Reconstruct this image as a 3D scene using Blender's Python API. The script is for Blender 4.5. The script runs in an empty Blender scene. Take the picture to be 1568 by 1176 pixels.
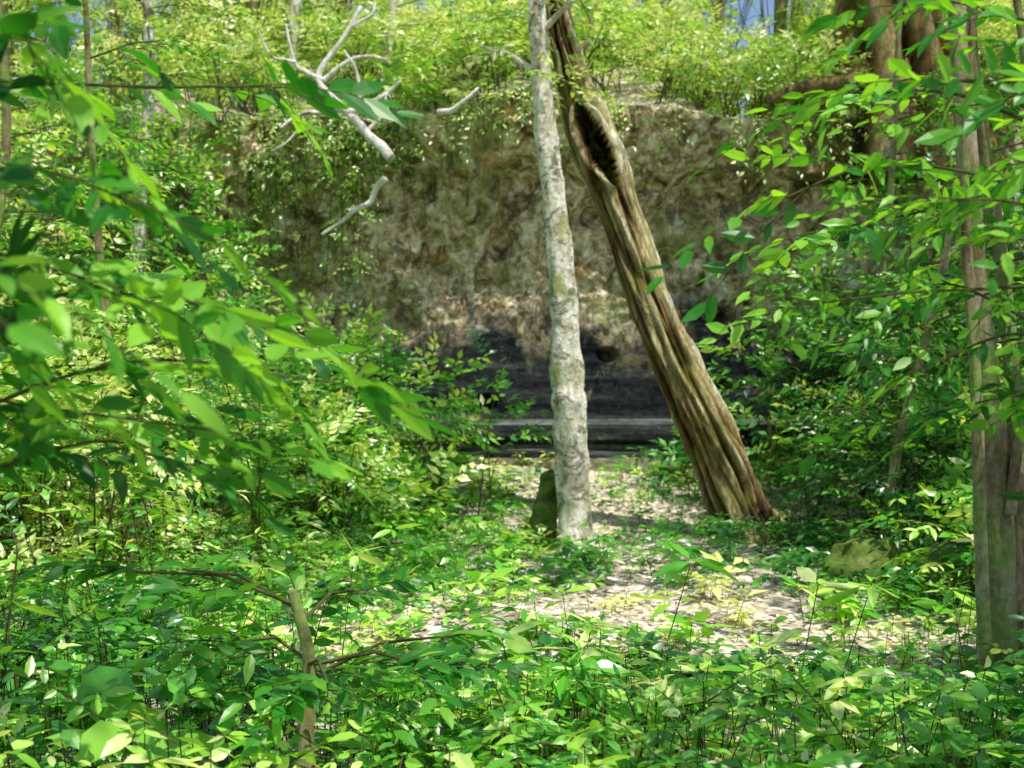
import bpy, math, numpy as np
from mathutils import Vector
rng=np.random.default_rng(7)
scene=bpy.context.scene
# ---------------------------------------------------------------- helpers
def sstep(x,a,b):
    t=np.clip((x-a)/(b-a),0,1); return t*t*(3-2*t)
def _h(i,j,k,s):
    n=(i*374761393+j*668265263+k*2147483647+s*974634777)&0xffffffff
    n=((n^(n>>13))*1274126177)&0xffffffff
    n=((n^(n>>16))*2246822519)&0xffffffff
    return ((n^(n>>15))&0xffffff)/float(0xffffff)
def vn(x,y,z,s=0):
    x,y,z=np.broadcast_arrays(x,y,z)
    i=np.floor(x).astype(np.int64);j=np.floor(y).astype(np.int64);k=np.floor(z).astype(np.int64)
    fx=x-i;fy=y-j;fz=z-k
    fx=fx*fx*(3-2*fx);fy=fy*fy*(3-2*fy);fz=fz*fz*(3-2*fz)
    r=0
    for a in (0,1):
        for b in (0,1):
            for c in (0,1):
                r=r+_h(i+a,j+b,k+c,s)*(fx if a else 1-fx)*(fy if b else 1-fy)*(fz if c else 1-fz)
    return r*2-1
def fbm(x,y,z,o=4,s=0):
    r=0;a=1.;f=1.
    for q in range(o):
        r=r+a*vn(x*f+q*17.3,y*f+q*5.1,z*f+q*9.7,s+q);a*=.5;f*=2.03
    return r/1.6
def norm(v): return v/np.maximum(np.linalg.norm(v,axis=-1,keepdims=True),1e-9)

def mesh_obj(name,verts,faces,mat,parent=None,smooth=True,attr=None):
    verts=np.asarray(verts,dtype=np.float32).reshape(-1,3); faces=np.asarray(faces,dtype=np.int32)
    me=bpy.data.meshes.new(name); nf,k=faces.shape
    me.vertices.add(len(verts)); me.vertices.foreach_set('co',verts.ravel())
    me.loops.add(nf*k); me.loops.foreach_set('vertex_index',faces.ravel())
    me.polygons.add(nf); me.polygons.foreach_set('loop_start',np.arange(0,nf*k,k,dtype=np.int32))
    try: me.polygons.foreach_set('loop_total',np.full(nf,k,dtype=np.int32))
    except Exception: pass
    me.polygons.foreach_set('use_smooth',np.full(nf,smooth))
    if attr is not None:
        a=me.attributes.new('tone','FLOAT','POINT'); a.data.foreach_set('value',np.asarray(attr,dtype=np.float32).ravel())
    me.update(calc_edges=True); me.validate()
    me.materials.append(mat)
    ob=bpy.data.objects.new(name,me); scene.collection.objects.link(ob)
    if parent: ob.parent=parent
    return ob
def empty(name):
    e=bpy.data.objects.new(name,None); scene.collection.objects.link(e); return e
def grid_faces(nr,nc,wrap=False):
    r=np.arange(nr-1)[:,None]; c=np.arange(nc if wrap else nc-1)[None,:]
    c2=(c+1)%nc
    return np.stack([r*nc+c,r*nc+c2,(r+1)*nc+c2,(r+1)*nc+c],-1).reshape(-1,4)

# ---------------------------------------------------------------- materials
def newmat(name):
    m=bpy.data.materials.new(name); m.use_nodes=True
    nt=m.node_tree; nt.nodes.clear(); o=nt.nodes.new('ShaderNodeOutputMaterial'); return m,nt,o
def N(nt,t,**kw):
    n=nt.nodes.new(t)
    for k,v in kw.items(): setattr(n,k,v)
    return n
def ramp(nt,src,stops,interp='LINEAR'):
    r=N(nt,'ShaderNodeValToRGB'); cr=r.color_ramp; cr.interpolation=interp
    while len(cr.elements)<len(stops): cr.elements.new(.5)
    for e,(p,c) in zip(cr.elements,stops):
        e.position=p; e.color=(c[0],c[1],c[2],1) if not np.isscalar(c) else (c,c,c,1)
    nt.links.new(src,r.inputs['Fac']); return r.outputs['Color']
def noise(nt,scale,detail=5,rough=.6,stretch=(1,1,1),dist=0):
    tc=N(nt,'ShaderNodeTexCoord'); mp=N(nt,'ShaderNodeMapping'); mp.inputs['Scale'].default_value=stretch
    nt.links.new(tc.outputs['Object'],mp.inputs['Vector'])
    n=N(nt,'ShaderNodeTexNoise'); n.inputs['Scale'].default_value=scale; n.inputs['Detail'].default_value=min(detail,4)
    n.inputs['Roughness'].default_value=rough; n.inputs['Distortion'].default_value=dist
    nt.links.new(mp.outputs['Vector'],n.inputs['Vector']); return n.outputs['Fac']
def mix(nt,f,a,b,mode='MIX'):
    m=N(nt,'ShaderNodeMix',data_type='RGBA',blend_type=mode)
    def put(sock,v):
        if hasattr(v,'is_output'): nt.links.new(v,sock)
        elif np.isscalar(v): sock.default_value=v
        else: sock.default_value=(v[0],v[1],v[2],1)
    put(m.inputs[0],f); put(m.inputs[6],a); put(m.inputs[7],b)
    return m.outputs[2]
def finish(nt,o,col,bumpsrc,strength=.5,dist=.03,rough=.85):
    p=N(nt,'ShaderNodeBsdfDiffuse'); p.inputs['Roughness'].default_value=.6
    nt.links.new(col,p.inputs['Color'])
    b=N(nt,'ShaderNodeBump'); b.inputs['Strength'].default_value=strength; b.inputs['Distance'].default_value=dist
    nt.links.new(bumpsrc,b.inputs['Height']); nt.links.new(b.outputs['Normal'],p.inputs['Normal'])
    nt.links.new(p.outputs[0],o.inputs['Surface'])

def leaf_mat(name,stops,tr=(1.5,1.35,.5),mixf=.42,rough=.32,gl=.09):
    m,nt,o=newmat(name)
    a=N(nt,'ShaderNodeAttribute',attribute_name='tone')
    col=ramp(nt,a.outputs['Fac'],stops)
    p=N(nt,'ShaderNodeBsdfDiffuse'); nt.links.new(col,p.inputs['Color'])
    t=N(nt,'ShaderNodeBsdfTranslucent')
    tc=mix(nt,1.0,col,tr,'MULTIPLY'); nt.links.new(tc,t.inputs['Color'])
    ms=N(nt,'ShaderNodeMixShader'); ms.inputs[0].default_value=mixf
    nt.links.new(p.outputs[0],ms.inputs[1]); nt.links.new(t.outputs[0],ms.inputs[2])
    g=N(nt,'ShaderNodeBsdfGlossy'); g.inputs['Roughness'].default_value=rough; g.inputs['Color'].default_value=(.93,.95,.88,1)
    m2=N(nt,'ShaderNodeMixShader'); m2.inputs[0].default_value=gl
    nt.links.new(ms.outputs[0],m2.inputs[1]); nt.links.new(g.outputs[0],m2.inputs[2]); nt.links.new(m2.outputs[0],o.inputs['Surface'])
    return m
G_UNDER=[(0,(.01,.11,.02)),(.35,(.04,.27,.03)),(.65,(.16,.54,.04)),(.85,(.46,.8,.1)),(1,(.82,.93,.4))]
G_CAN=[(0,(.04,.17,.02)),(.45,(.2,.5,.04)),(.8,(.56,.82,.14)),(1,(.88,.94,.5))]
G_DARK=[(0,(.01,.11,.012)),(.5,(.045,.28,.02)),(1,(.3,.66,.06))]
M_under=leaf_mat('undergrowth_leaf',G_UNDER,gl=.09,rough=.36)
M_can=leaf_mat('canopy_leaf',G_CAN,(1.08,1.04,.5),.5,.4,.12)
M_fore=leaf_mat('foreground_leaf',G_DARK,(1.5,1.38,.45),.5,.42,.04)
M_dead=leaf_mat('dead_leaf',[(0,(.24,.17,.12)),(.5,(.68,.6,.49)),(1,(.95,.92,.86))],(1,1,1),.1,.5,.04)

def bark(name,stops,green=.35,gcol=(.09,.13,.04),st=(1,1,.25),scale=9,bs=.6,bd=.02,spots=False):
    m,nt,o=newmat(name)
    n1=noise(nt,scale,7,.65,st,.4); c=ramp(nt,n1,stops)
    n2=noise(nt,2.6,4,.6); g=ramp(nt,n2,[(.62-green*.3,0),(.72-green*.2,1)])
    c2=mix(nt,g,c,gcol)
    n3=noise(nt,30,3,.6); c3=mix(nt,1.0,c2,ramp(nt,n3,[(.3,.7),(.65,1.15)]),'MULTIPLY')
    if spots:
        c3=mix(nt,ramp(nt,noise(nt,4.2,6,.7,(1,1,1.3),.8),[(.55,0),(.61,.8)]),c3,(.17,.16,.1))
        c3=mix(nt,ramp(nt,noise(nt,15,4,.6,(1,1,2.5)),[(.6,0),(.66,.7)]),c3,(.1,.08,.05))
    finish(nt,o,c3,n1,bs,bd); return m
M_pale=bark('pale_bark',[(.3,(.3,.26,.17)),(.45,(.64,.61,.48)),(.56,(.88,.86,.77)),(.8,(.93,.91,.86))],.35,(.42,.45,.2),(1,1,.55),7,.8,.03,True)
M_brown=bark('brown_bark',[(.3,(.08,.055,.035)),(.5,(.3,.24,.14)),(.75,(.58,.54,.38))],.6,(.24,.32,.1),(1,1,.25),9,.9,.03)
M_twig=bark('twig_bark',[(.3,(.05,.05,.02)),(.6,(.14,.15,.06)),(.8,(.2,.22,.1))],.2)
M_deadw=bark('bleached_wood',[(.3,(.5,.45,.37)),(.5,(.84,.82,.77)),(.8,(.93,.91,.88))],.0,(.2,.2,.1))
def rot(name='weathered_deadwood',gain=1.):
    m,nt,o=newmat(name)
    a=N(nt,'ShaderNodeAttribute',attribute_name='tone')
    n1=noise(nt,7,7,.7,(2.2,2.2,.5),1.2)
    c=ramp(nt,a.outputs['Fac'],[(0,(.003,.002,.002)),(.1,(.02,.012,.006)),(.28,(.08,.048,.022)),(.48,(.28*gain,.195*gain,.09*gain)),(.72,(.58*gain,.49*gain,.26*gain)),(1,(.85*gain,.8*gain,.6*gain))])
    c=mix(nt,1.0,c,ramp(nt,n1,[(.32,.35),(.5,.95),(.68,1.5)]),'MULTIPLY')
    c=mix(nt,ramp(nt,noise(nt,2.3,5,.65),[(.56,0),(.68,.5)]),c,(.09,.07,.045))
    g=ramp(nt,noise(nt,3.2,4),[(.47,0),(.6,1)])
    f=N(nt,'ShaderNodeMath',operation='MULTIPLY'); f.inputs[1].default_value=.35; nt.links.new(g,f.inputs[0])
    c=mix(nt,f.outputs[0],c,(.25,.27,.04))
    finish(nt,o,c,n1,1.,.05); return m
M_rot=rot(); M_root=rot('buttress_bark',.85)
def hollowm():  # dark wood, blackened further to stand for shade inside the hollow
    m,nt,o=newmat('shaded_hollow'); p=N(nt,'ShaderNodeBsdfDiffuse'); c=ramp(nt,noise(nt,12,3),[(.3,(.004,.003,.002)),(.7,(.015,.01,.007))])
    nt.links.new(c,p.inputs['Color']); nt.links.new(p.outputs[0],o.inputs['Surface']); return m
def rockm():
    m,nt,o=newmat('sandstone_cliff')
    tc=N(nt,'ShaderNodeTexCoord'); sp=N(nt,'ShaderNodeSeparateXYZ'); nt.links.new(tc.outputs['Object'],sp.inputs[0])
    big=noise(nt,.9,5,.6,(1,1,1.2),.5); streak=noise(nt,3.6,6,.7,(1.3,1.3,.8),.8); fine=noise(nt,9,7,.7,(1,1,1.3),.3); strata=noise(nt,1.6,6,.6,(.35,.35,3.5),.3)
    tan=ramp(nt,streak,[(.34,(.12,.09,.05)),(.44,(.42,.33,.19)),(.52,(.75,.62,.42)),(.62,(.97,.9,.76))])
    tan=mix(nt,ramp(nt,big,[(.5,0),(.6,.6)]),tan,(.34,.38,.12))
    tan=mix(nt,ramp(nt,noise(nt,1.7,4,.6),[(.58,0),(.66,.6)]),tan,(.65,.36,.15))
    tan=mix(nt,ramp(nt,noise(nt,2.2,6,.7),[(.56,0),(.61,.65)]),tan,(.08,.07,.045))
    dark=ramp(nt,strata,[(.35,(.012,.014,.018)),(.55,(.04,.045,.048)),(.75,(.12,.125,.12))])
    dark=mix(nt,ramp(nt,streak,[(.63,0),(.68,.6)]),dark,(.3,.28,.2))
    for zc,hw,colr in ((1.1,.035,(.2,.21,.2)),(.77,.03,(.3,.29,.24)),(.55,.09,(.42,.38,.28))):  # pale ledge strips, painted in place of sunlit edges
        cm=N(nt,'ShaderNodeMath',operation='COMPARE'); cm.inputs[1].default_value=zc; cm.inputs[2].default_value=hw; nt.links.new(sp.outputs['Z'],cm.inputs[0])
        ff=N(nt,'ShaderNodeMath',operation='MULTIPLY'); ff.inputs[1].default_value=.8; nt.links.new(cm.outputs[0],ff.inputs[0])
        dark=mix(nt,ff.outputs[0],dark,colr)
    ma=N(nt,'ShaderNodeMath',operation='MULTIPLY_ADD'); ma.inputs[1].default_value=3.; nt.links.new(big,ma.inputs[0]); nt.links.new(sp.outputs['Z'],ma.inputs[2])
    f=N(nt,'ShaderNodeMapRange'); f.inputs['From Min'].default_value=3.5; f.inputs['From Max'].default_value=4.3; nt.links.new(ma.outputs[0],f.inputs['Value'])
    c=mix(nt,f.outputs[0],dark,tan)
    c=mix(nt,1.0,c,ramp(nt,fine,[(.3,.5),(.5,1.),(.7,1.4)]),'MULTIPLY')
    finish(nt,o,c,fine,.8,.05,.8); return m
M_rock=rockm()
def groundm(name='forest_floor',gain=1.):
    m,nt,o=newmat(name)
    tc=N(nt,'ShaderNodeTexCoord'); v=N(nt,'ShaderNodeTexVoronoi'); v.inputs['Scale'].default_value=16; nt.links.new(tc.outputs['Object'],v.inputs['Vector'])
    c=ramp(nt,v.outputs['Color'],[(0,(.28*gain,.21*gain,.15*gain)),(.5,(.62*gain,.54*gain,.43*gain)),(1,(.85*gain,.8*gain,.7*gain))])
    c=mix(nt,ramp(nt,noise(nt,.8,5),[(.52,0),(.64,.6)]),c,(.1,.15,.03))
    c=mix(nt,1.0,c,ramp(nt,noise(nt,12,6),[(.3,.6),(.7,1.25)]),'MULTIPLY')
    finish(nt,o,c,v.outputs['Distance'],.8,.03,.9); return m
M_ground=groundm(); M_hill=groundm('hill_soil',1.)
M_moss=bark('mossy_stone',[(.3,(.05,.08,.02)),(.55,(.16,.22,.05)),(.8,(.34,.34,.2))],.5,(.12,.22,.04),(1,1,1),6,.8,.04)

# ---------------------------------------------------------------- sun direction and canopy openings cut to steer sun onto chosen spots
EL=math.radians(64); HX,HY=.55,-.835
S=np.array([HX*math.cos(EL),HY*math.cos(EL),math.sin(EL)])
gaps=[((-.7,8.7,.2),1.),((.2,8.6,.2),1.1),((.9,8.4,.1),1.1),((1.5,8.1,.1),1.1),((2.3,8.1,.2),.9),((-1.3,9.5,.4),.7),((1.4,10.4,.4),.6),
 ((.42,12,3.4),.9),((.55,12,1.9),.5),((1.05,12.8,3.6),1.),((1.7,12.8,2.0),.6),((2.2,12.8,.8),.5),((-1.9,15,5.1),1.9),((-2.4,15.6,3.4),1.),((2.2,15.4,5.0),1.3),
 ((-2.9,11,3.2),1.3),((-2.7,8,.9),1.2),((-3.6,9,1.6),1.4),((-3.3,7.5,.6),1.),((.9,11.2,.5),.6),((3.6,9,1.2),.7),((3.2,11.5,2.6),.8),((-1.6,12,1.6),.6),
 ((-5,12,3.5),1.7),((-.6,11,.5),.6),((2.7,10,.3),.6),((-.4,16.2,3.2),1.),((1.7,16,3.8),.9),((-4.5,10,2.4),1.2),((2.6,16.,3.4),.7),((0,17,6),1.8),((3.5,14,3),.6),((.1,5.4,.3),.35),((-1.7,6.1,.3),.5)]
def sunfilter(P):
    keep=np.ones(len(P),bool)
    for c,r in gaps:
        v=P-np.array(c); t=v@S; d=np.linalg.norm(v-t[:,None]*S,axis=1)
        rr=r*(1+.35*vn(P[:,0]*2,P[:,1]*2,P[:,2]*2,3))
        keep&=~((d<rr)&(t>.8))
    return keep
# leaf tone raised at the sunlit spots, sunlight painted into the colour
SUNLIT=[(.8,8.5,2.0,1.2,.7),(-2.9,8.3,1.,1.2,.35),(-3.8,9.6,1.2,1.3,.35),(-2.9,11,.9,.9,.3),(-5,12,1.3,1.2,.3),(3.6,9,.6,.7,.2)]
def sunlit_tone(x,y):
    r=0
    for cx_,cy_,sx,sy,a in SUNLIT: r=r+a*np.exp(-((x-cx_)/sx)**2-((y-cy_)/sy)**2)
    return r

# ---------------------------------------------------------------- terrain
def ground_h(x,y):
    h=.5*sstep(y,12,16)
    left=np.clip(-x-2.6,0,8)*.42*sstep(y,6,12.5); right=np.clip(x-3.3,0,8)*.33*sstep(y,6,13)
    h=h+np.minimum(left,3.)+np.minimum(right,2.6)
    h=h+.14*fbm(x*.6,y*.6,0,4,11)*sstep(np.hypot(x,y),1,4)
    return h
def axis(core,ncore,far):
    a=np.linspace(core[0],core[1],ncore); e=np.geomspace(1,far,18)
    return np.concatenate([(core[0]-e)[::-1],a,core[1]+e])
gx=axis((-12,12),200,400); gy=axis((-4,18),180,400)
X,Y=np.meshgrid(gx,gy)
Z=ground_h(X,Y); Z=np.where(Y>30,0,Z)
mesh_obj('ground',np.stack([X,Y,Z],-1),grid_faces(len(gy),len(gx)),M_ground)

def lip_z(x): return 5.2+.4*fbm(x*.5,0,3.3,3,5)-1.1*sstep(-x,5.2,7)+.25*sstep(x,3.5,6)
cx=axis((-9,9),460,25); nv=260
V=np.linspace(0,1,nv)
CX,CV=np.meshgrid(cx,V)
CZ=-.6+CV*(lip_z(CX)+.6)
zz=CZ/lip_z(CX)*5.2
prof=np.interp(zz,[-.6,.70,.72,.82,.84,1.02,1.04,1.14,1.16,2.5,3.7,4.2,4.5,4.8,5.2],[-.6,-.58,-.38,-.37,-.5,-.5,-.22,-.2,.02,.12,.12,.02,-.25,-.42,-.5])
amp=.05+.95*sstep(zz,2.0,3.1)
CY=16.6+prof+amp*(.34*fbm(CX*.5,CZ*.7,0,4,21)+.3*fbm(CX*1.8,CZ*2.0,1,4,22)+.14*np.abs(fbm(CX*4.3,CZ*4.1,2,3,23)))+.05*(.15+amp)*fbm(CX*9,CZ*11,0,3,24)+.12*fbm(CX*.5,0,0,3,29)
for hx,hz,r,d in [(1.28,1.98,.09,.3),(-.32,1.35,.09,.3),(2.86,2.5,.15,.5),(-1.6,4.4,.5,.55),(-.2,3.6,.16,.3),(2.1,3.3,.2,.3),(-1.5,2.4,.2,.25),(3.6,4.2,.4,.5),(.1,4.3,.3,.3),(2.6,4.2,.35,.4),(-2.8,4.1,.35,.4),(-.9,3.2,.14,.3),(1.1,3.9,.18,.35)]:
    q=((CX-hx)/r/1.3)**2+((CZ-hz)/r)**2; CY=CY+d*np.exp(-q**2)
cliff=np.stack([CX,CY,CZ],-1)
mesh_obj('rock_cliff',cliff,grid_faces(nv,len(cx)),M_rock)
top=cliff[-1]
hy=np.concatenate([np.linspace(0,1,70)**1.3*12,12+np.geomspace(1,80,14)])
HXg=np.repeat(cx[None],len(hy),0); HYg=top[:,1][None]+hy[:,None]
def hill_rise(x,dy):
    r=.38*np.minimum(dy,6)-.03*np.clip(dy-6,0,100)
    r=r*(1-.85*np.exp(-((x-3.9)/1.5)**2))*(1-.8*sstep(-x,4.8,7))
    return r+.4*fbm(x*.7,dy*.7,5,4,55)*sstep(dy,.3,3)
HZg=top[:,2][None]+hill_rise(HXg,hy[:,None])
mesh_obj('hillside',np.stack([HXg,HYg,HZg],-1),grid_faces(len(hy),len(cx)),M_hill)
def hill_h(x,y):
    ty=np.interp(x,cx,top[:,1]); return lip_z(x)+hill_rise(x,np.maximum(y-ty,0))

# ---------------------------------------------------------------- tubes
def resample(P,n):
    P=np.asarray(P,float); out=[]
    Pe=np.vstack([2*P[0]-P[1],P,2*P[-1]-P[-2]]); m=len(P)-1
    for t in np.linspace(0,m,n):
        i=min(int(t),m-1); u=t-i; a,b,c,d=Pe[i:i+4]
        out.append(.5*((2*b)+(-a+c)*u+(2*a-5*b+4*c-d)*u*u+(-a+3*b-3*c+d)*u**3))
    return np.array(out)
def tube(pts,rad,n=60,seg=16,rough=.08,fs=3.,seed=0,ridges=None,kink=0):
    pr=np.column_stack([np.asarray(pts,float),rad]); R=resample(pr,n); C=R[:,:3]; r=R[:,3]
    if kink:
        s_=np.linspace(0,1,n)*len(pts)*1.3
        C=C+kink*np.column_stack([vn(s_,seed,q*7.,15+q) for q in range(3)])
    T=norm(np.gradient(C,axis=0)); ref=np.array([0,-1,0.])
    if abs(T[:,1]).mean()>.8: ref=np.array([1.,0,0])
    U=norm(ref-(T@ref)[:,None]*T); W=np.cross(T,U)
    a=np.linspace(0,2*math.pi,seg,endpoint=False)
    ca,sa=np.cos(a),np.sin(a); s=np.concatenate([[0],np.cumsum(np.linalg.norm(np.diff(C,axis=0),axis=1))])
    A,SS=np.meshgrid(a,s)
    k=1+rough*fbm(np.cos(A)*1.5+seed,np.sin(A)*1.5,SS*fs,4,seed+40)
    tone=np.full(A.shape,.5)
    if ridges: k,tone=ridges(A,SS,k,s[-1])
    rr=r[:,None]*k
    v=C[:,None]+rr[...,None]*(ca[None,:,None]*U[:,None]+sa[None,:,None]*W[:,None])
    v=v.reshape(-1,3); f=grid_faces(n,seg,True)
    b=len(v); v=np.vstack([v,C[0],C[-1]]); tone=np.append(tone.ravel(),[.3,.3])
    i=np.arange(seg); j=(i+1)%seg
    cap=np.vstack([np.stack([j,i,np.full(seg,b)],1),np.stack([(n-1)*seg+i,(n-1)*seg+j,np.full(seg,b+1)],1)])
    return v,f,tone,cap
class Solid:
    def __init__(s): s.v=[];s.f=[];s.t=[];s.n=0
    def add(s,res):
        v,f,t,cap=res
        tri=np.vstack([f[:,[0,1,2]],f[:,[0,2,3]],cap])
        s.v.append(v);s.f.append(tri+s.n);s.t.append(t);s.n+=len(v)
    def tube(s,*a,**k): s.add(tube(*a,**k))
    def build(s,name,mat,parent=None): return mesh_obj(name,np.vstack(s.v),np.vstack(s.f),mat,parent,True,np.concatenate(s.t))

# ---------------------------------------------------------------- leaves and twigs
class Leaves:
    def __init__(s): s.P=[];s.D=[];s.Nn=[];s.L=[];s.W=[];s.C=[];s.A=[];s.B=[];s.R=[]
    def add(s,P,D,Nn,L,W,C):
        s.P.append(P);s.D.append(D);s.Nn.append(Nn);s.L.append(L);s.W.append(W);s.C.append(C)
    def seg(s,A,B,R): s.A.append(A);s.B.append(B);s.R.append(np.broadcast_to(R,(len(A),)).astype(float))
    def build(s,name,leafmat,twigmat,parent=None,fine=True,twigname='twigs'):
        P=np.vstack(s.P);D=norm(np.vstack(s.D));Q=np.vstack(s.Nn);L=np.concatenate(s.L)[:,None];W=np.concatenate(s.W)[:,None];C=np.concatenate(s.C)
        Sd=norm(np.cross(Q,D)); Q=norm(np.cross(D,Sd))
        cur=rng.uniform(-.05,.3,(len(P),1)); fold=rng.uniform(.05,.3,(len(P),1))
        def pt(t,w): return P+D*L*t-Q*L*cur*t*t+Sd*W*w+Q*W*abs(w)*fold
        if fine:
            vs=[pt(0,0),pt(.5,0),pt(1,0),pt(.22,.42),pt(.58,.46),pt(.22,-.42),pt(.58,-.46),pt(.84,.2),pt(.84,-.2)]
            ft=[(0,1,3),(1,4,3),(1,7,4),(1,2,7),(0,5,1),(1,5,6),(1,6,8),(1,8,2)]
        else:
            vs=[pt(0,0),pt(.55,0),pt(1,0),pt(.42,.5),pt(.42,-.5)]
            ft=[(0,1,3),(1,2,3),(0,4,1),(1,4,2)]
        k=len(vs); v=np.stack(vs,1).reshape(-1,3)
        f=(np.arange(len(P))[:,None,None]*k+np.array(ft)[None]).reshape(-1,3)
        ob=mesh_obj(name,v,f,leafmat,parent,False,np.repeat(np.clip(C,0,1),k))
        if s.A:
            A=np.vstack(s.A);B=np.vstack(s.B);R=np.concatenate(s.R)[:,None]; T=norm(B-A)
            ref=np.where(abs(T[:,2:])>.9,np.array([[1,0,0.]]),np.array([[0,0,1.]])); U=norm(np.cross(T,ref));Wv=np.cross(T,U)
            vv=[];
            for e,sc in ((A,1),(B,.7)):
                for q in range(3):
                    an=q*2.0944; vv.append(e+R*sc*(math.cos(an)*U+math.sin(an)*Wv))
            v=np.stack(vv,1).reshape(-1,3)
            ft=[(0,1,4,3),(1,2,5,4),(2,0,3,5)]
            f=(np.arange(len(A))[:,None,None]*6+np.array(ft)[None]).reshape(-1,4)
            mesh_obj(twigname,v,f,twigmat,parent or ob,True)
        return ob
def sprays(LB,O,D,L,n=9,ll=.09,asp=.42,tone=.5,tvar=.25,flat=.35,angle=.95,droop=.2,twigr=.004,filt=None):
    if filt is not None:
        k=filt(O+D*L[:,None]*.5); O,D,L=O[k],D[k],L[k]
        tone=tone[k] if not np.isscalar(tone) else tone
    M=len(O)
    if M==0: return
    D=norm(D)
    up=np.tile([0,0,1.],(M,1))+rng.normal(0,flat,(M,3)); side=norm(np.cross(up,D)); up=norm(np.cross(D,side))
    base=(tone if not np.isscalar(tone) else np.full(M,tone))+rng.normal(0,tvar*.6,M)
    t=(np.arange(n)+1)/n
    for i in range(n):
        ti=np.clip(t[i]+rng.normal(0,.03,M),0.05,1)[:,None]
        p=O+D*L[:,None]*ti+np.array([0,0,-1.])*L[:,None]*droop*ti**2
        sg=1. if i%2 else -1.
        an=(angle*(1-.9*(t[i]>.99))*rng.uniform(.75,1.2,M))[:,None]
        d=D*np.cos(an)+side*sg*np.sin(an)+np.array([0,0,-1.])*rng.uniform(0,.5,(M,1))
        nn=up+rng.normal(0,.33,(M,3))
        l=ll*rng.uniform(.65,1.25,M)*(1-.25*abs(t[i]-.5))
        LB.add(p,d,nn,l,l*asp*rng.uniform(.85,1.15,M),base+rng.normal(0,tvar*.5,M))
    mid=O+D*L[:,None]*.5+np.array([0,0,-1.])*L[:,None]*droop*.25
    end=O+D*L[:,None]+np.array([0,0,-1.])*L[:,None]*droop
    LB.seg(O,mid,twigr); LB.seg(mid,end,twigr*.7)
def herbs(LB,B,H,nl=6,ll=.12,asp=.36,tone=.5,tvar=.3):
    M=len(B); lean=np.column_stack([rng.normal(0,.18,M),rng.normal(0,.18,M),np.ones(M)]); T=B+lean*H[:,None]
    LB.seg(B-np.array([0,0,.05]),T,.0035)
    base=tone+rng.normal(0,tvar*.6,M)+.45*vn(B[:,0]*.8,B[:,1]*.8,0,91)+sunlit_tone(B[:,0],B[:,1]); ph=rng.uniform(0,6.28,M); sz=ll*rng.uniform(.5,1.6,M)
    for i in range(nl):
        a=ph+i*6.283/nl+rng.normal(0,.2,M); el=rng.uniform(-.45,.5,M)
        d=np.column_stack([np.cos(a)*np.cos(el),np.sin(a)*np.cos(el),np.sin(el)])
        l=sz*rng.uniform(.7,1.3,M)
        off=np.where(rng.random(M)<.35,rng.uniform(.3,.9,M),1.)[:,None]
        p=B+(T-B)*off+d*.015
        LB.add(p,d,np.tile([0,0,1.],(M,1))+rng.normal(0,.35,(M,3)),l,l*asp*rng.uniform(.8,1.2,M),base+rng.normal(0,tvar*.4,M))
def shrubs(LB,base,H,Rr,per=50,ll=.08,tone=.45,sl=.4,n=9,filt=None,asp=.42):
    for b,h,r in zip(base,H,Rr):
        M=int(per*rng.uniform(.8,1.2)); a=rng.uniform(0,6.283,M); e=np.arcsin(rng.uniform(-.3,1,M)); q=rng.uniform(.35,1,M)**.6
        q=q*(1+.5*vn(np.cos(a)*1.8+b[0],np.sin(a)*1.8+b[1],e*2,9))
        u=np.column_stack([np.cos(a)*np.cos(e),np.sin(a)*np.cos(e),np.sin(e)])
        c=np.array(b)+np.array([0,0,h*.45]); O=c+u*q[:,None]*np.array([r,r,h*.55])
        D=u*np.array([1,1,.5])+np.column_stack([rng.normal(0,.3,M),rng.normal(0,.3,M),rng.normal(.1,.25,M)])
        tn=tone+.35*(e-.5)/1.5+rng.normal(0,.18)+float(sunlit_tone(b[0],b[1]))  # higher sprays get a lighter tone, sun on the tops painted in
        sprays(LB,O,D,np.full(M,sl)*rng.uniform(.6,1.3,M),n,ll*rng.uniform(.7,1.45),asp*rng.uniform(.75,1.25),tn,filt=filt)
        k=rng.choice(M,max(4,M//7),False); st=np.array(b)+np.column_stack([rng.normal(0,.08,len(k)),rng.normal(0,.08,len(k)),np.full(len(k),-.1)])
        mid=(st+O[k])/2+np.array([0,0,.12*h]); LB.seg(st,mid,.012); LB.seg(mid,O[k],.008)
def pts(xr,yr,n,hf,dens=None):
    x=rng.uniform(*xr,n);y=rng.uniform(*yr,n)
    if dens is not None:
        k=rng.random(n)<dens(x,y); x,y=x[k],y[k]
    return np.column_stack([x,y,hf(x,y)])
def bare(x,y):
    px=np.interp(y,[7.5,9,11,13,15.5],[.8,.8,1.15,1.1,.8]); pw=np.interp(y,[6.8,8,9,10,12,14,15.5],[1.8,2.2,1.7,.8,.8,.8,1.1])
    return np.exp(-((x-px)/pw)**4)*sstep(y,6.8,7.4)
def clear(x,y):
    c=.78*bare(x,y)+.4*np.exp(-(((x+3)/1)**2+((y-5.7)/.8)**2))
    return np.clip(1-c,0,1)*np.clip(.5+.95*np.clip(vn(x*.9,y*.9,0,77)+.35,0,1),0,1)
def low(B):
    x,y=B[:,0],B[:,1]
    return 1-.78*np.exp(-((x-.7)/2.5)**4)*sstep(y,4.9,6.3)*(1-.35*sstep(y,9,12))
U=Leaves(); U2=Leaves()
B=pts((-6,6),(3.4,8),9800,ground_h,clear); h=len(B)//2
herbs(U,B[:h],rng.uniform(.06,.42,h)*low(B[:h]),7,.08,.42,.45)
herbs(U,B[h:],rng.uniform(.1,.52,len(B)-h)*low(B[h:]),5,.072,.55,.55)
B=pts((-8,8),(8,16.2),9500,ground_h,clear); h=len(B)//2
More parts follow.
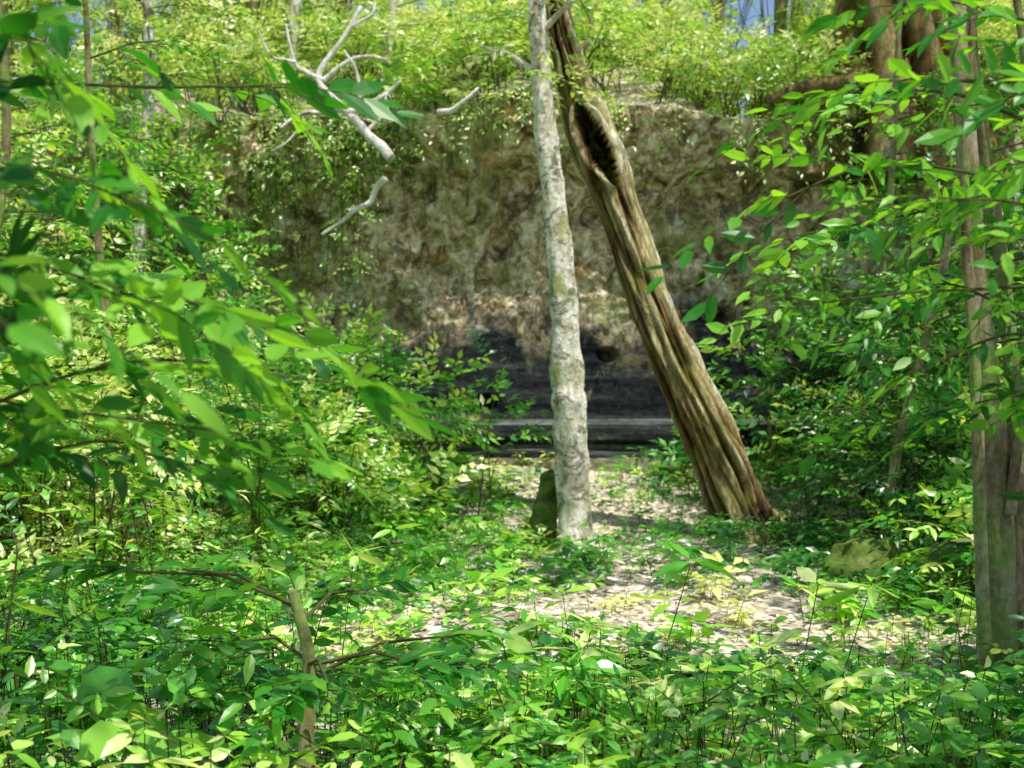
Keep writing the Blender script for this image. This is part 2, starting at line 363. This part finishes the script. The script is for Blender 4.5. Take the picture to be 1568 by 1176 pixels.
herbs(U2,B[:h],rng.uniform(.06,.4,h)*low(B[:h]),7,.09,.4,.48)
herbs(U2,B[h:],rng.uniform(.1,.5,len(B)-h)*low(B[h:]),5,.085,.5,.58)
for LBx,yr,cnt in ((U,(3.8,8),2800),(U2,(8,15),2800)):
    B=pts((-7,7),yr,cnt,ground_h,lambda x,y:clear(x,y)**2); M=len(B); a=rng.uniform(0,6.28,M)
    sprays(LBx,B+np.array([0,0,1.])*(rng.uniform(.08,.5,M)*low(B))[:,None],np.column_stack([np.cos(a),np.sin(a),rng.uniform(.1,1.2,M)*low(B)]),rng.uniform(.2,.45,M)*low(B),9,.066,.42,.47+.4*vn(B[:,0],B[:,1],0,92)+sunlit_tone(B[:,0],B[:,1]))
off_clear=lambda x,y:clear(x,y)*(1-np.exp(-((x-.7)/2.5)**4)*sstep(y,4.7,5.6))
B=pts((-5,5),(4.6,12),220,ground_h,off_clear); M=len(B)
for rep in range(3):
    herbs(U,B+rng.normal(0,.04,(M,3))*[1,1,0],rng.uniform(.35,.85,M)*(1-.2*rep),7,.125,.33,.6)
B=pts((-4.5,4.5),(4.8,11),46,ground_h,off_clear); nb=len(B)
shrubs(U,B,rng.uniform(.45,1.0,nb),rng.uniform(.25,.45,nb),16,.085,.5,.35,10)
B=pts((-5,5),(4.3,10),95,ground_h,off_clear)
for b in B:
    M=9; a=rng.uniform(0,6.28,M); sprays(U,np.repeat(b[None],M,0)+[0,0,.05],np.column_stack([np.cos(a),np.sin(a),rng.uniform(.6,1.1,M)]),rng.uniform(.35,.65,M),24,.08,.2,float(rng.uniform(.4,.8)),.1,.1,1.35,.45)
B=pts((-3.5,3.5),(4.2,9),110,ground_h,off_clear); herbs(U,B,rng.uniform(.15,.4,len(B)),6,.2,.5,.5)
B=pts((-1.4,2.8),(7.4,11.5),46,ground_h)
for rep in range(3): herbs(U2,B+rng.normal(0,.07,(len(B),3))*[1,1,0],rng.uniform(.1,.35,len(B))*(1-.25*rep),7,.14,.36,.6,.15)
U.build('undergrowth',M_under,M_twig,twigname='stems'); U2.build('undergrowth',M_under,M_twig,fine=False,twigname='stems')
T=Leaves()
B=pts((-7.5,-1.6),(7.5,15.6),150,ground_h,lambda x,y:sstep(-x+ .35*(y-7),1.8,4.2)); nb=len(B)
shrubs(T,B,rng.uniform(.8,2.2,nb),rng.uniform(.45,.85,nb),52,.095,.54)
B=pts((2.6,8),(8,15.6),110,ground_h,lambda x,y:sstep(x,2.9,4.4)); nb=len(B)
shrubs(T,B,rng.uniform(.8,2.1,nb),rng.uniform(.45,.85,nb),52,.095,.44)
cen=[(-.9,13.6,1.3,.5),(-1.6,13.2,1.8,.7),(-2.2,12.4,1.7,.7),(-.9,12.4,.8,.5),(2.7,13.9,1.,.5),(3.2,13.4,1.5,.6),(3.5,12.2,1.4,.6),(-1.4,11.6,.8,.5),(-2.9,13.8,2.0,.7),(-1.9,14.6,1.9,.6),(-1.,15,1.6,.45),(3.1,15,1.9,.5),(-.25,13.4,1.6,.4),(2.2,14.8,.7,.4)]
b=np.array([(x,y,float(ground_h(np.array(x),np.array(y)))) for x,y,_,_ in cen])
shrubs(T,b,[c[2] for c in cen],[c[3] for c in cen],36,.12,.62)
tall=[(-3.7,14.6,2.6,.6),(-4.3,13.8,3.9,.9),(-5.1,13.6,4.0,1.),(-6,13,3.2,1.),(-4.6,12.2,3.0,.9),(-3.7,12.6,2.3,.8),(-5.6,11.2,2.8,1.),(-6.6,14.4,3.2,1.),(-4.2,15.3,3.8,.6),(-4.9,15,4.2,.8),
 (3.9,14.4,3.0,.7),(4.6,13.6,3.3,.8),(5.5,13.2,3.2,.9),(6.3,12.6,3.4,.9),(4.4,12.2,2.6,.8),(5.2,14.6,3.,.8),(3.8,15.2,2.2,.5),(6.2,14.5,3.4,.9),(4.8,10.4,2.4,.7)]
b=np.array([(x,y,float(ground_h(np.array(x),np.array(y)))) for x,y,_,_ in tall])
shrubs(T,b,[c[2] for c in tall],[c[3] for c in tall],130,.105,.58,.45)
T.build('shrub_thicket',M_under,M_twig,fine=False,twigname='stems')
Hh=Leaves()
B=pts((-9,9),(15.9,23),250,hill_h); nb=len(B)
shrubs(Hh,B,rng.uniform(.4,1.6,nb),rng.uniform(.35,.8,nb),40,.12,.78,.38)
x=rng.uniform(-8,8,520); ty=np.interp(x,cx,top[:,1])
k=(rng.random(520)<np.where(abs(x-2.3)<.9,.15,.9)); x,ty=x[k],ty[k]
O=np.column_stack([x,ty+.1-rng.uniform(0,.15,len(x)),lip_z(x)+.05]); sprays(Hh,O,np.column_stack([rng.normal(0,.4,len(x)),-np.ones(len(x)),rng.normal(-.2,.5,len(x))]),rng.uniform(.3,.8,len(x)),10,.1,.4,.65,droop=.7)
for q in range(40):
    x0=rng.uniform(-4.8,-1.9) if q%3 else rng.uniform(-2,4.6); y0=float(np.interp(x0,cx,top[:,1]))-.1; L=rng.uniform(.5,2.0) if q%3 else rng.uniform(.3,.8); M=int(L*14)
    zz_=lip_z(np.array(x0))-rng.uniform(0,L,M); O=np.column_stack([x0+rng.normal(0,.14,M),y0+rng.normal(0,.1,M)+.12*(5-zz_),zz_])
    a=rng.uniform(0,6.28,M); sprays(Hh,O,np.column_stack([np.cos(a),np.sin(a)-.5,-rng.uniform(.2,1,M)]),rng.uniform(.12,.35,M),6,.09,.45,.6)
    Hh.seg(np.array([[x0,y0,float(lip_z(np.array(x0)))]]),np.array([[x0+rng.normal(0,.1),y0+.1,float(lip_z(np.array(x0)))-L-.3]]),.008)
Hh.build('hilltop_shrubs',M_can,M_twig,fine=False,twigname='stems')

BT=empty('background_trees'); bl=Leaves(); bs=Solid()
spots=[(rng.uniform(-14,14),rng.uniform(18.5,30)) for _ in range(46)]+[(-7.3,18.5),(-8.6,20),(-6.4,19),(-9.5,22),(3.2,20.5),(4.6,21.5),(2.4,23),(5.6,24)]
for q,(x0,y0) in enumerate(spots):
    z0=float(hill_h(np.array(x0),np.array(y0))); h=rng.uniform(4,7)
    if q<46 and abs(x0/y0-.19)<.05 and rng.random()<.5: continue
    bs.tube([(x0,y0,z0-.3),(x0+rng.normal(0,.2),y0,z0+h*.5),(x0+rng.normal(0,.5),y0,z0+h)],[.14,.1,.03],14,8,seed=q)
    shrubs(bl,[(x0,y0,z0+h*.02)],[h],[rng.uniform(1.3,2.2)],115,.16,.8,.7,9,asp=.45)
bs.build('trunks',M_brown,BT); bl.build('crowns',M_can,M_twig,BT,fine=False)

CT=empty('unseen_rainforest_canopy'); cl=Leaves(); cs=Solid()  # overhead crowns outside the view, thinned to shape the sun flecks
for q in range(88):
    x0=rng.uniform(-8,13); y0=rng.uniform(-8,11.5); z0=rng.uniform(8.3,12.5)
    r=rng.uniform(1.0,1.9)
    M=62; u=norm(rng.normal(0,1,(M,3))); O=np.array([x0,y0,z0])+u*rng.uniform(.3,1,(M,1))*np.array([r,r,.7])
    sprays(cl,O,u*np.array([1,1,.3]),rng.uniform(.5,1.0,M),7,.22,.52,.3,filt=sunfilter,twigr=.008)
cl.build('unseen_canopy_foliage',M_can,M_twig,CT,fine=False)
for x0,y0,h in [(-6.5,3,12),(5.8,2.,12.5),(-7,12.2,12),(7.2,10,12),(-1.5,-5,12),(9.5,4,12)]:
    z0=float(ground_h(np.array(x0),np.array(y0)))
    cs.tube([(x0,y0,z0-.2),(x0+.1,y0,z0+h*.4),(x0-.1,y0+.2,z0+h*.75),(x0,y0,z0+h)],[.26,.2,.14,.05],40,14,seed=3)
    for w in range(7):
        a=w*.9+x0; zb=h*rng.uniform(.6,.9); L=rng.uniform(2,3.5)
        cs.tube([(x0,y0+.1,z0+zb),(x0+math.cos(a)*L*.5,y0+math.sin(a)*L*.5,z0+zb+.9),(x0+math.cos(a)*L,y0+math.sin(a)*L,z0+zb+1.3)],[.08,.05,.02],12,6)
cs.build('trunks',M_brown,CT)

# ---------------------------------------------------------------- pale trunk tree
PT=empty('pale_bark_tree'); s=Solid()
def knots(A,SS,k,tot):
    for z0,w,am in [(1.95,.1,.14),(1.72,.02,-.12),(1.6,.08,.09),(3.1,.1,.07),(.12,.15,.2),(4.2,.08,.08),(2.5,.06,.06),(1.0,.07,.07)]:
        k=k+am*np.exp(-((SS-z0-.03*np.cos(A*2))/w)**2)
    return k+.07*fbm(np.cos(A)*3,np.sin(A)*3,SS*6,3,88),np.full(A.shape,.5)
s.tube([(.66,12,-.15),(.62,12,.03),(.585,12,.89),(.53,12,1.78),(.495,12,2.54),(.406,12,3.43),(.317,12,4.19),(.266,12,4.95),(.24,12,5.6),(.3,12,7.5),(.2,12.1,9.5),(.4,12,11)],
  [.19,.165,.155,.148,.13,.118,.1,.092,.088,.075,.055,.02],260,32,.18,3.5,1,knots)
for (a,L,r) in [(2.9,.4,.05),(-1.2,.4,.045),(.3,.4,.045),(-2.4,.35,.04)]:
    s.tube([(.63,12,.14),(.63+math.cos(a)*L*.5,12+math.sin(a)*L*.5,.02),(.63+math.cos(a)*L,12+math.sin(a)*L,-.08)],[r,r*.8,r*.4],16,10,seed=int(L*20))
for (z,a,L) in [(4.6,2.6,.7),(5.4,.2,1.2),(6.5,2.4,1.8),(7.5,.5,2),(8.5,-1.5,2),(9,3.4,1.8),(5.0,-.6,.6)]:
    s.tube([(.27,12,z),(.27+math.cos(a)*L*.5,12+math.sin(a)*L*.5,z+L*.35),(.27+math.cos(a)*L,12+math.sin(a)*L,z+L*.55)],[.035,.025,.01],14,8,seed=5)
s.build('trunk',M_pale,PT)
pl=Leaves(); 
M=200; z=rng.uniform(4.3,10,M); a=rng.uniform(0,6.28,M); q=rng.uniform(.1,.8,M)*np.clip((z-3.4)/3,.4,2)
O=np.column_stack([.27+np.cos(a)*q,12+np.sin(a)*q,z]); sprays(pl,O,np.column_stack([np.cos(a),np.sin(a),rng.normal(0,.3,M)]),rng.uniform(.3,.7,M),9,.11,.42,.8)
pl.build('leaves',M_can,M_twig,PT)

# ---------------------------------------------------------------- leaning dead trunk with hollow
def deadr(A,SS,k,tot):
    tw=A+.35*SS/2+.5*vn(SS*.6,0,0,61)
    rd=np.abs(np.sin(tw*2.5+1.6*vn(np.cos(A)*1.2,np.sin(A)*1.2,SS*.8,62))); rd2=vn(np.cos(tw)*5,np.sin(tw)*5,SS*1.8,63); rd3=vn(np.cos(tw)*11,np.sin(tw)*11,SS*3.6,67)
    k=k+.2*(rd-.6)+.17*rd2+.12*rd3
    tone=.24+.34*rd+.28*rd2+.22*rd3+.14*vn(SS*1.6,A,0,69)
    g=np.exp(-((np.angle(np.exp(1j*(A-.15-.12*np.sin(SS*1.7)))))/.13)**2)*sstep(SS,.9,1.3)*(1-sstep(SS,2.9,3.4)); k=k-.14*g; tone=tone-.3*g
    tone=tone+.3*sstep(np.sin(A),.1,.9)*sstep(SS,.8,2)-.1*sstep(-np.sin(A),.2,.9)  # upper right side lightened, underside darkened: sunlight painted into the tone
    s0=4.55; an=np.angle(np.exp(1j*(A+.1+.5*(SS-s0))));
    w=np.clip(1-((SS-s0)/.5)**2,0,1)**.7*.55*(1+.25*vn(SS*5,0,0,66))
    q=np.where(w>0.01,np.abs(an)/np.maximum(w,.01),9)
    hol=1-sstep(q,.8,1.0); rim=np.exp(-((q-1.3)/.3)**2)*(w>.05)
    k=k*(1-.88*hol)+.25*rim; tone=np.where(hol>.08,0.,tone+.5*rim)  # dark wood inside, painted blacker to deepen the hollow's shade
    b=np.clip(vn(np.cos(A)*4,np.sin(A)*4,SS*.9,64)-.2,0,1)*(1-sstep(SS,1.0,1.9)); k=k-.6*b; tone=tone-1.1*b
    k=k*(1+.3*(1-sstep(SS,0,.6))*(.4+rd))
    tp=sstep(SS,tot-.7,tot); k=k*(1-.6*tp*(vn(np.cos(A)*2.5,np.sin(A)*2.5,0,65)>0))
    return np.maximum(k,.1),np.clip(tone,0,1)
DT=empty('leaning_dead_tree'); s=Solid()
s.tube([(2.5,12.85,-.2),(2.41,12.85,.13),(2.2,12.82,.71),(1.9,12.8,1.38),(1.66,12.8,1.92),(1.39,12.8,2.6),(1.156,12.8,3.28),(1.0,12.8,3.72),(.818,12.8,4.22),(.65,12.8,4.7),(.53,12.8,5.17),(.44,12.8,5.7),(.36,12.8,6.1)],
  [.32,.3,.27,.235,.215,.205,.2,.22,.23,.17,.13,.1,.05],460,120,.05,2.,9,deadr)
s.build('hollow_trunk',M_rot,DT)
s=Solid()
for P,r in [([(.75,12.75,4.5),(.5,12.7,4.75),(.42,12.7,5.2)],.05),([(.62,12.8,4.9),(.8,12.75,5.2),(.72,12.7,5.6)],.04)]:
    s.tube(P,[r,r*.7,r*.3],18,8,.2,seed=4,kink=.05)
s.build('broken_limbs',M_brown,DT)

def stumpr(A,SS,k,tot): return k+.25*np.abs(np.sin(A*2.5))*(1-sstep(SS,0,.4))+.45*vn(np.cos(A)*3,np.sin(A)*3,1,6)*sstep(SS,tot-.35,tot),np.full(A.shape,.4)
s=Solid(); s.tube([(.28,12.4,-.1),(.31,12.4,.2),(.35,12.4,.45),(.4,12.42,.66),(.42,12.43,.74)],[.24,.14,.11,.085,.02],60,24,.4,4,8,stumpr); s.build('mossy_stump',M_moss)

s=Solid()
for i,(P,r) in enumerate([([(-1.42,14.7,4.3),(-1.6,14.8,4.5),(-1.9,14.9,4.78),(-2.2,15,5.1),(-2.35,15,5.35),(-2.1,15,5.75),(-1.85,15,6.2)],.065),
  ([(-2.0,14.9,4.85),(-1.7,14.85,4.98),(-1.35,14.8,5.2)],.045),([(-2.3,15,5.25),(-2.6,15,5.5),(-2.75,15,5.95)],.035),([(-2.1,15,4.95),(-2.5,14.95,4.85),(-2.8,14.9,4.7)],.04),
  ([(-1.9,15,4.8),(-1.85,14.9,5.3),(-2.0,14.9,5.6)],.03),([(-1.55,15.2,4.15),(-1.75,15.3,3.9),(-2.05,15.3,3.65),(-2.35,15.35,3.45)],.045),([(-.9,15.1,4.9),(-.6,15,5.0),(-.4,15,5.2)],.04),
  ([(-2.3,15.,5.3),(-1.9,15,5.55),(-1.5,14.9,5.5)],.03),([(-1.7,14.9,4.65),(-1.5,14.8,4.9),(-1.5,14.8,5.1)],.025),([(-2.5,14.95,4.85),(-2.6,14.9,4.6),(-2.9,14.9,4.4)],.02),([(-2.6,15,5.5),(-2.9,15,5.6),(-3.1,15,5.9)],.025),([(-1.95,15,5.95),(-1.7,15,6.1),(-1.6,15,6.5)],.02)]):
    s.tube(P,list(np.linspace(r,r*.35,len(P))),50,10,.3,4,6+i,kink=.025)
s.build('fallen_dead_branch',M_deadw)

BTt=empty('buttress_root_tree'); s=Solid()
def butt(A,SS,k,tot):
    rd=np.abs(np.sin(A*3.5+1.2*vn(SS*.7,0,0,71))); n2=vn(np.cos(A)*6,np.sin(A)*6,SS*.8,72)
    return k+(.35*(rd-.5)+.14*n2)*(1-.4*sstep(SS,1,4)),np.clip(.2+.4*rd+.25*n2,0,1)
s.tube([(5.1,16.6,4.3),(5.1,16.6,5.2),(5.05,16.6,6.0),(5.0,16.6,7.2),(4.95,16.7,9),(5.0,16.7,12)],[1.25,.95,.7,.58,.45,.25],160,90,.08,1.5,12,butt)
for P,r in [([(4.8,16.3,5.9),(4.4,15.9,5.45),(3.9,15.7,5.35),(3.2,15.7,5.2)],.15),([(5.0,16.2,5.7),(4.8,15.8,5.2),(4.7,15.75,4.4),(4.6,16,3.4)],.14),([(5.3,16.2,5.7),(5.35,15.8,5.1),(5.5,15.7,4.2),(5.4,15.9,2.9)],.15),([(5.6,16.2,5.8),(5.9,15.9,5.2),(6.1,15.7,4.2),(6.2,15.9,3)],.14),([(5.1,16.1,5.9),(5.1,15.8,5.3),(5.05,15.7,4.6),(5.0,15.9,3.8)],.1)]:
    s.tube(P,list(np.linspace(r,r*.4,len(P))),50,14,.2,3,13,kink=.08)
s.build('trunk_and_roots',M_root,BTt)
s=Solid(); bl=Leaves()
for w in range(9):
    a=w*.75; L=rng.uniform(1.6,3); z=rng.uniform(7.5,10.5)
    e=(5.0+math.cos(a)*L,16.6+math.sin(a)*L,z+1.)
    s.tube([(5.0,16.6,z),(5.0+math.cos(a)*L*.5,16.6+math.sin(a)*L*.5,z+.7),e],[.12,.07,.03],14,8)
    M=36; O=np.array(e)+rng.normal(0,.8,(M,3))*np.array([1,1,.5]); sprays(bl,O,rng.normal(0,1,(M,3))*np.array([1,1,.3]),rng.uniform(.4,.9,M),9,.13,.45,.6,filt=sunfilter)
s.build('limbs',M_brown,BTt); bl.build('crown',M_can,M_twig,BTt,fine=False)

# ---------------------------------------------------------------- slender trees
def slender(name,stems,mat,leafspec,lm=M_under,zr=(2.0,4.5),ll=.09,spread=.9,tone=.45,fine=False):
    E=empty(name); s=Solid(); l=Leaves()
    for i,(P,r0,r1) in enumerate(stems):
        s.tube(P,list(np.linspace(r0,r1,len(P))),110,16,.2,4,20+i)
    s.build('stems',mat,E)
    P,r0,r1=stems[0]; C=resample(P,200)
    nb=leafspec//8
    for b in range(nb):
        z=rng.uniform(*zr); c=C[min(np.searchsorted(C[:,2],z),199)]; an=rng.uniform(0,6.28); L=spread*rng.uniform(.4,1.2)
        d=np.array([math.cos(an),math.sin(an),rng.uniform(0,.35)]); e=c+d*L
        if not sunfilter((c+d*L*.6)[None])[0]: continue
        l.seg(c[None],(c+e)[None]/2+[[0,0,.05]],.01); l.seg((c+e)[None]/2+[[0,0,.05]],e[None],.007)
        t=rng.uniform(.3,1,8)[:,None]; O=c+d*L*t; sd=np.array([-d[1],d[0],0])*np.where(rng.random((8,1))<.5,1,-1)
        sprays(l,O,d*.8+sd*.7+rng.normal(0,.15,(8,3)),rng.uniform(.2,.45,8),8,ll,.42,tone)
    l.build('leaves',lm,M_twig,E,fine=fine)
slender('slender_tree',[([(2.62,6.7,-.1),(2.63,6.7,.4),(2.64,6.7,.85),(2.58,6.7,1.5),(2.5,6.7,2.27),(2.46,6.7,2.97),(2.41,6.7,3.7),(2.45,6.7,5),(2.4,6.7,7.5)],.105,.03),
  ([(2.52,6.55,-.1),(2.47,6.5,.6),(2.44,6.5,1.6),(2.42,6.6,2.6),(2.5,6.7,3.6)],.04,.02),([(2.75,6.8,-.1),(2.78,6.8,1.),(2.7,6.8,2.2),(2.55,6.8,3.2),(2.5,6.8,4)],.05,.03),([(2.66,6.6,.9),(2.75,6.6,1.8),(2.78,6.6,2.9),(2.62,6.6,4.2)],.03,.02)],
  M_brown,360,M_fore,(1.5,4.8),.09,1.1,.7,True)
slender('slender_tree',[([(-4.3,14.2,2.0),(-4.2,14,4),(-4.1,14,5),(-4.15,14,6.5),(-4.2,14,9)],.09,.04)],M_pale,260,M_can,(4.6,7.5),.1,1.3,.75)
slender('slender_tree',[([(-3.1,17.5,5.2),(-3.1,17.5,6.4),(-3.0,17.5,8),(-3,17.5,10)],.1,.04)],M_pale,220,M_can,(5.6,9),.12,1.4,.85)
slender('slender_tree',[([(-1.8,17,5.2),(-1.7,17,6.3),(-1.5,17,8),(-1.7,17,10)],.08,.04)],M_pale,220,M_can,(5.6,9),.12,1.4,.85)
slender('slender_tree',[([(3.2,10.6,.1),(3.3,10.6,1),(3.55,10.6,2),(3.8,10.6,3.2),(4,10.6,5)],.05,.02)],M_brown,200,M_under,(1.2,4),.09,.9,.5)
slender('slender_tree',[([(-5.2,11.5,.8),(-4.9,11.5,2.5),(-4.7,11.5,4),(-4.9,11.5,6)],.07,.03)],M_brown,400,M_under,(2.5,5.6),.1,1.4,.8)
slender('slender_tree',[([(-2.9,9.5,.2),(-3.05,9.5,1.5),(-3.2,9.5,3),(-3.3,9.5,5)],.045,.02)],M_brown,300,M_under,(1.5,4.6),.09,1.1,.75)
slender('slender_tree',[([(4.3,14,.5),(4.2,14,2.5),(4.3,14,4),(4.4,14,6)],.06,.03)],M_brown,200,M_under,(2,5),.1,1.1,.55)
slender('sapling',[([(-.76,4.5,-.1),(-.75,4.5,.3),(-.74,4.5,.6),(-.8,4.5,.85)],.032,.02)],M_brown,56,M_fore,(.5,.8),.11,.5,.5,True)

def fore(name,trunk,tr,branches,ll,asp,tone,ntw=9,lm=M_fore,nl=8):
    E=empty(name); s=Solid(); l=Leaves()
    s.tube(trunk,list(np.linspace(tr,tr*.4,len(trunk))),80,14,.12,3,33)
    for i,(P,r) in enumerate(branches):
        P=[tuple(np.array(p)+(rng.normal(0,.035,3) if i else 0)) for i,p in enumerate(P)]
        s.tube(P,list(np.linspace(r,r*.25,len(P))),40,8,.2,9,34)
        C=resample(P,40); T=norm(np.gradient(C,axis=0))
        idx=np.linspace(6,39,ntw).astype(int); sg=np.where(np.arange(ntw)%2,1,-1)[:,None]
        sd=np.column_stack([-T[idx,1],T[idx,0],np.zeros(ntw)])
        D=T[idx]*.7+sd*sg*.75+rng.normal(0,.25,(ntw,3)); D[-1]=T[-1]
        sprays(l,C[idx],D,rng.uniform(.18,.4,ntw),nl,ll*rng.uniform(.8,1.2),asp,tone+rng.normal(0,.12),.45,.6,.85,.3,.0025)
    s.build('stem',M_twig,E); l.build('leaves',lm,M_twig,E)
fore('foreground_sapling',[(-1.9,2.7,-.1),(-1.85,2.7,1),(-1.75,2.65,2),(-1.7,2.6,3.2)],.04,
 [([(-1.8,2.7,1.3),(-1.3,2.7,1.65),(-.95,2.65,1.8),(-.5,2.6,1.66)],.009),([(-1.8,2.7,1.6),(-1.3,2.5,1.85),(-.95,2.4,2.0),(-.65,2.4,1.95)],.009),
  ([(-1.85,2.7,1.2),(-1.3,2.7,1.5),(-.8,2.7,1.65),(-.42,2.7,1.6)],.008),([(-1.85,2.8,.9),(-1.3,2.9,1.3),(-.95,2.9,1.45),(-.75,2.9,1.36)],.008),
  ([(-1.75,2.6,2.1),(-1.35,2.5,2.2),(-1.05,2.5,2.25),(-.85,2.5,2.2)],.008),([(-1.8,2.9,1.9),(-1.4,3.1,2.3),(-.9,3.2,2.45),(-.5,3.3,2.45)],.008),
  ([(-1.75,2.7,1.8),(-1.4,2.6,1.95),(-1.1,2.55,1.9),(-.8,2.5,1.8)],.008),([(-1.8,2.3,1.7),(-1.2,1.85,1.85),(-.98,1.8,1.88),(-.8,1.8,1.84)],.007),([(-1.85,2.8,1.3),(-1.4,2.9,1.55),(-1.1,2.9,1.6),(-.6,2.9,1.5)],.008)],.11,.38,.5,11,nl=8)
fore('foreground_sapling',[(2.2,3.6,-.1),(2.15,3.6,1.2),(2.05,3.5,2.4),(1.9,3.5,3.6)],.045,
 [([(2.15,3.6,1.7),(1.6,3.5,2.1),(1.1,3.5,2.2),(.7,3.4,2.08)],.009),([(2.1,3.6,2.0),(1.6,3.7,2.4),(1.15,3.7,2.5),(.85,3.7,2.4)],.009),
  ([(2.15,3.6,1.4),(1.7,3.6,1.8),(1.25,3.6,1.95),(.9,3.6,1.88)],.009),([(2.1,3.5,1.2),(1.7,3.3,1.55),(1.4,3.3,1.7),(1.1,3.3,1.65)],.009),
  ([(2.1,3.6,2.2),(1.7,3.5,2.55),(1.3,3.5,2.65),(1.05,3.5,2.6)],.008),([(2.15,3.6,1.1),(1.85,3.6,1.4),(1.55,3.6,1.55),(1.3,3.6,1.5)],.008),([(2.1,3.6,1.9),(1.7,3.9,2.2),(1.3,4.1,2.2),(1.,4.2,2.1)],.008),
  ([(2.1,3.6,1.75),(1.7,3.3,2.0),(1.35,3.2,2.1),(1.05,3.2,2.05)],.008),([(2.1,3.6,2.1),(1.75,3.3,2.3),(1.45,3.2,2.4),(1.1,3.1,2.35)],.008),([(2.1,3.6,1.5),(1.75,3.9,1.75),(1.45,4.,1.85),(1.2,4.,1.8)],.008)],.085,.42,.68,15)

LL=Leaves()
B=pts((-6,7),(4,15.5),24000,ground_h,lambda x,y:np.clip(.2+bare(x,y),.2,1)); M=len(B)
a=rng.uniform(0,6.28,M); l=rng.uniform(.05,.12,M)
LL.add(B+np.array([0,0,.012]),np.column_stack([np.cos(a),np.sin(a),rng.normal(0,.2,M)]),np.tile([0,0,1.],(M,1))+rng.normal(0,.35,(M,3)),l,l*.45,rng.random(M)**.8)
LL.build('leaf_litter',M_dead,M_twig,fine=False)
def boulder(c,r,sd):
    u=np.linspace(0,2*math.pi,48,endpoint=False); v=np.linspace(.02,math.pi-.02,30); A,Vv=np.meshgrid(u,v)
    d=np.stack([np.cos(A)*np.sin(Vv),np.sin(A)*np.sin(Vv),np.cos(Vv)],-1); k=1+.3*fbm(d[...,0]*1.5+sd,d[...,1]*1.5,d[...,2]*1.5,4,sd)
    mesh_obj('mossy_boulder',np.array(c)+d*k[...,None]*np.array(r),grid_faces(30,48,True)[:, ::-1],M_moss)
boulder((2.9,10,.1),(.4,.35,.28),1); boulder((.18,5.3,.02),(.28,.22,.18),2); boulder((3.4,9.4,.15),(.3,.3,.25),5)

# ---------------------------------------------------------------- light, sky, camera
w=bpy.data.worlds.new('World'); scene.world=w; w.use_nodes=True; nt=w.node_tree; bg=nt.nodes['Background']
sk=nt.nodes.new('ShaderNodeTexSky'); sk.sky_type='NISHITA'; sk.sun_disc=False; sk.sun_elevation=EL
az=math.atan2(S[0],S[1]); sk.sun_rotation=az; sk.air_density=1.0; sk.dust_density=1.5
nt.links.new(sk.outputs[0],bg.inputs['Color']); bg.inputs['Strength'].default_value=.15
sd=bpy.data.lights.new('sun','SUN'); sd.energy=5; sd.angle=math.radians(.53); sd.color=(1,.95,.86)
so=bpy.data.objects.new('sun',sd); scene.collection.objects.link(so); so.rotation_euler=Vector(S).to_track_quat('Z','Y').to_euler()
cd=bpy.data.cameras.new('camera'); cam=bpy.data.objects.new('camera',cd); scene.collection.objects.link(cam)
cam.location=(0,0,1.6); cam.rotation_euler=(math.radians(90),0,0); cd.sensor_width=36; cd.lens=43.46; cd.clip_end=1500; cd.clip_start=.05
cd.dof.use_dof=True; cd.dof.focus_distance=5.5; cd.dof.aperture_fstop=3.0
scene.camera=cam
scene.view_settings.view_transform='Standard'; scene.view_settings.look='None'; scene.view_settings.exposure=0
print('tris',sum(len(o.data.polygons) for o in scene.objects if o.type=='MESH'))
